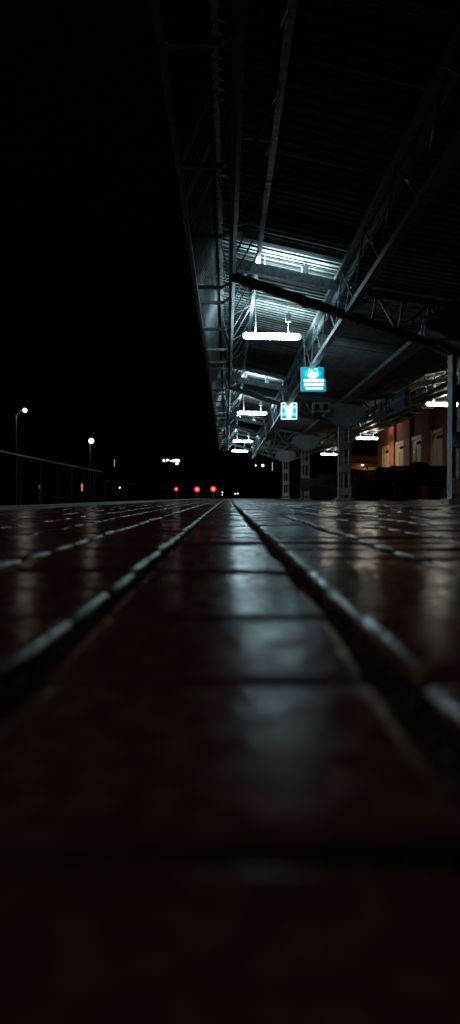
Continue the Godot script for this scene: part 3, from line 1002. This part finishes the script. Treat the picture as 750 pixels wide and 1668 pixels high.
# ---------------------------------------------------------------- benches and luggage
func build_benches() -> void:
	var m: Material = M["bench_metal"]
	var spots := [[5.35, -21.0, 0.05, "nearest dark bench, at the right by the near column"], [4.75, -24.2, -0.03, "dark bench left of the nearest one, under the cream doors"], [4.35, -29.0, 0.04, "third dark bench, in front of the middle column"], [4.15, -35.0, 0.0, "farthest dark bench, left of the others"]]
	for q in spots:
		var o := thing("platform_bench", q[3], "bench", Vector3(q[0], 0, q[1]), "dark benches on the platform")
		for s in [-1, 1]:
			var leg := node_part("leg_frame", o, Vector3(q[0] + s * 0.72, 0, q[1]))
			bar("post", leg, Vector3(q[0] + s * 0.72, 0, q[1] + 0.22), Vector3(q[0] + s * 0.72, 0.66, q[1] + 0.26), 0.05, 0.05, m)
			bar("post", leg, Vector3(q[0] + s * 0.72, 0, q[1] - 0.22), Vector3(q[0] + s * 0.72, 0.97, q[1] - 0.30), 0.05, 0.05, m)
			bar("arm_rest", leg, Vector3(q[0] + s * 0.72, 0.66, q[1] + 0.28), Vector3(q[0] + s * 0.72, 0.68, q[1] - 0.26), 0.06, 0.04, m)
		for i in 5:
			bar("seat_slat", o, Vector3(q[0] - 0.82, 0.435 + 0.004 * i, q[1] + 0.21 - i * 0.1), Vector3(q[0] + 0.82, 0.435 + 0.004 * i, q[1] + 0.21 - i * 0.1), 0.035, 0.085, m)
		for i in 5:
			bar("back_slat", o, Vector3(q[0] - 0.84, 0.52 + 0.1 * i, q[1] - 0.25 - i * 0.012), Vector3(q[0] + 0.84, 0.52 + 0.1 * i, q[1] - 0.25 - i * 0.012), 0.03, 0.096, m)
		o.rotation.y = q[2]
	# bags and bales round the benches
	var bags := [[5.2, 0.46, -20.95, 0.50, 0.60, 0.32, "dark bag sitting on the nearest bench"], [4.15, 0.0, -22.6, 0.8, 0.62, 0.5, "dark bale on the floor left of the nearest bench"], [6.1, 0.0, -20.3, 0.5, 0.55, 0.4, "dark bag on the floor at the right end of the nearest bench"], [4.9, 0.46, -24.1, 0.6, 0.58, 0.3, "dark bag sitting on the bench under the cream doors"], [3.45, 0.0, -28.0, 0.9, 0.55, 0.6, "dark bale on the floor in front of the middle column"], [4.4, 0.46, -29.0, 0.7, 0.52, 0.3, "dark bag sitting on the third bench"], [4.7, 0.0, -21.6, 0.7, 0.5, 0.45, "dark bale on the floor beside the nearest bench, left end"], [5.5, 0.0, -23.6, 0.8, 0.9, 0.5, "tall dark bale standing between the two nearer benches"]]
	for q in bags:
		var b := thing("luggage_bag", q[6], "bag", Vector3(q[0], q[1], q[2]), "dark bags by the benches")
		var w: float = q[3]
		var h: float = q[4]
		var d: float = q[5]
		var body := mesh_part("body", b, soft_box(w, h, d, int(w * 1000)), M["bag_cloth"], Transform3D(Basis(), b.position))
		bar("strap", body, b.position + Vector3(-w * 0.25, h * 0.5, d * 0.47), b.position + Vector3(w * 0.25, h * 0.5, d * 0.47), 0.03, 0.04, M["bag_cloth"])

func soft_box(w: float, h: float, d: float, sd: int) -> ArrayMesh:
	var r := RandomNumberGenerator.new()
	r.seed = sd
	var st := SurfaceTool.new()
	st.begin(Mesh.PRIMITIVE_TRIANGLES)
	st.set_smooth_group(0)
	var pts := []
	for i in 9:
		var v := -PI / 2 + PI * i / 8
		var row := []
		for k in 16:
			var u := TAU * k / 16
			var f := func(c: float) -> float: return signf(c) * pow(absf(c), 0.42)
			var swell := 1.0 + r.randf_range(-0.03, 0.03)
			row.append(Vector3(w / 2 * f.call(cos(v)) * f.call(cos(u)) * swell, h / 2 + h / 2 * f.call(sin(v)), d / 2 * f.call(cos(v)) * f.call(sin(u)) * swell))
		pts.append(row)
	for i in 8:
		for k in 16:
			var a: Vector3 = pts[i][k]
			var b: Vector3 = pts[i][(k + 1) % 16]
			var c: Vector3 = pts[i + 1][(k + 1) % 16]
			var e: Vector3 = pts[i + 1][k]
			for p in [a, b, c, a, c, e]:
				st.add_vertex(p)
	st.generate_normals()
	return st.commit()

func build_leaves() -> void:
	for q in [[-0.285, -3.75, 0.075, "dark dry leaf lying on the tiles left of centre"], [-0.118, -0.965, 0.022, "small dark leaf scrap lodged in the left joint"]]:
		var lf := thing("dry_leaf", q[3], "leaf", Vector3(q[0], 0.004, q[1]), "dry leaves on the tiles")
		var st := SurfaceTool.new()
		st.begin(Mesh.PRIMITIVE_TRIANGLES)
		st.set_smooth_group(0)
		var k: float = q[2]
		for i in 8:
			var u0 := -1.0 + i / 4.0
			var u1 := -1.0 + (i + 1) / 4.0
			for e in [-1, 1]:
				var w0: float = 0.42 * (1.0 - u0 * u0) * e
				var w1: float = 0.42 * (1.0 - u1 * u1) * e
				var a := Vector3(u0, 0.10 * u0 * u0, 0) * k
				var b := Vector3(u1, 0.10 * u1 * u1, 0) * k
				var c := Vector3(u1, 0.10 * u1 * u1 + 0.12 * absf(w1), w1) * k
				var d := Vector3(u0, 0.10 * u0 * u0 + 0.12 * absf(w0), w0) * k
				for v in ([a, b, c, a, c, d] if e > 0 else [a, c, b, a, d, c]):
					st.add_vertex(v)
		st.generate_normals()
		mesh_part("blade", lf, st.commit(), M["dark_trim"], Transform3D(Basis.from_euler(Vector3(0, 0.2, 0)), lf.position))
		bar("stalk", lf, lf.position + Vector3(k, 0.008, 0), lf.position + Vector3(k * 1.5, 0.004, -k * 0.2), 0.002, 0.002, M["dark_trim"], unit_rod)

# ---------------------------------------------------------------- signals and far lights
func build_signals() -> void:
	var data := [[-4.1, 0.76, 0.36, "smallest red signal lamp, leftmost of three"], [-2.42, 0.74, 0.50, "middle red signal lamp of three"], [-1.1, 0.76, 0.52, "red signal lamp nearest the canopy, rightmost of three"]]
	for q in data:
		var z := -62.5
		var x: float = q[0]
		var y: float = q[1]
		var k: float = q[2] / 2
		var o := thing("signal_lamp", q[3], "signal", Vector3(x, -1.1, z), "red signals at the end of the platform")
		bar("post", o, Vector3(x, -1.11, z - 0.1), Vector3(x, y - k * 0.9, z - 0.1), 0.09, 0.09, M["pole_paint"], unit_rod)
		mesh_part("backplate", o, lathe([[0, 0.0], [k * 1.08, 0.0], [k * 1.08, 0.10], [0, 0.10]], 20), M["dark_trim"], Transform3D(Basis.from_euler(Vector3(PI / 2, 0, 0)), Vector3(x, y, z - 0.12)))
		mesh_part("lens", o, lathe([[k, 0.0], [k * 0.95, 0.02], [k * 0.6, 0.045], [0, 0.055]], 24), M["red_halo"], Transform3D(Basis.from_euler(Vector3(PI / 2, 0, 0)), Vector3(x, y, z - 0.018)))  # oversized dim red disc: the halo round the signal, built as a glowing surface
		mesh_part("bulb", o, lathe([[0, -k * 0.42], [k * 0.3, -k * 0.3], [k * 0.42, 0], [k * 0.3, k * 0.3], [0, k * 0.42]], 14), M["red_core"], Transform3D(Basis(), Vector3(x, y, z + 0.06)))
		omni(o, Vector3(x, y, z + 0.06), Color(1, 0.12, 0.1), 0.12, 0.08)
	var pins := [[-0.85, 1.05, -150.0, 0.16, "tiny white lamp right of the red signals, upper one"], [-0.90, 0.55, -151.0, 0.14, "tiny white lamp right of the red signals, lower one"], [1.65, 0.80, -152.0, 0.20, "left of two tiny white lamps low in the distance"], [2.2, 0.85, -153.0, 0.16, "right of two tiny white lamps low in the distance"], [-5.7, 1.3, -149.0, 0.12, "tiny white lamp just right of the middle red signal"], [-16.6, 1.6, -120.0, 0.15, "tiny pale lamp low beyond the low railing"]]
	for q in pins:
		var at := Vector3(q[0], q[1], q[2])
		var o := thing("distant_lamp", q[4], "lamp", Vector3(q[0], -1.1, q[2]), "tiny lamps in the distance")
		bar("post", o, Vector3(q[0], -1.11, q[2]), at, 0.06, 0.06, M["pole_paint"], unit_rod)
		var r: float = q[3] * 0.6
		mesh_part("bulb", o, lathe([[0, -r], [r * 0.7, -r * 0.7], [r, 0], [r * 0.7, r * 0.7], [0, r]], 10), M["pin_glow"], Transform3D(Basis(), at))
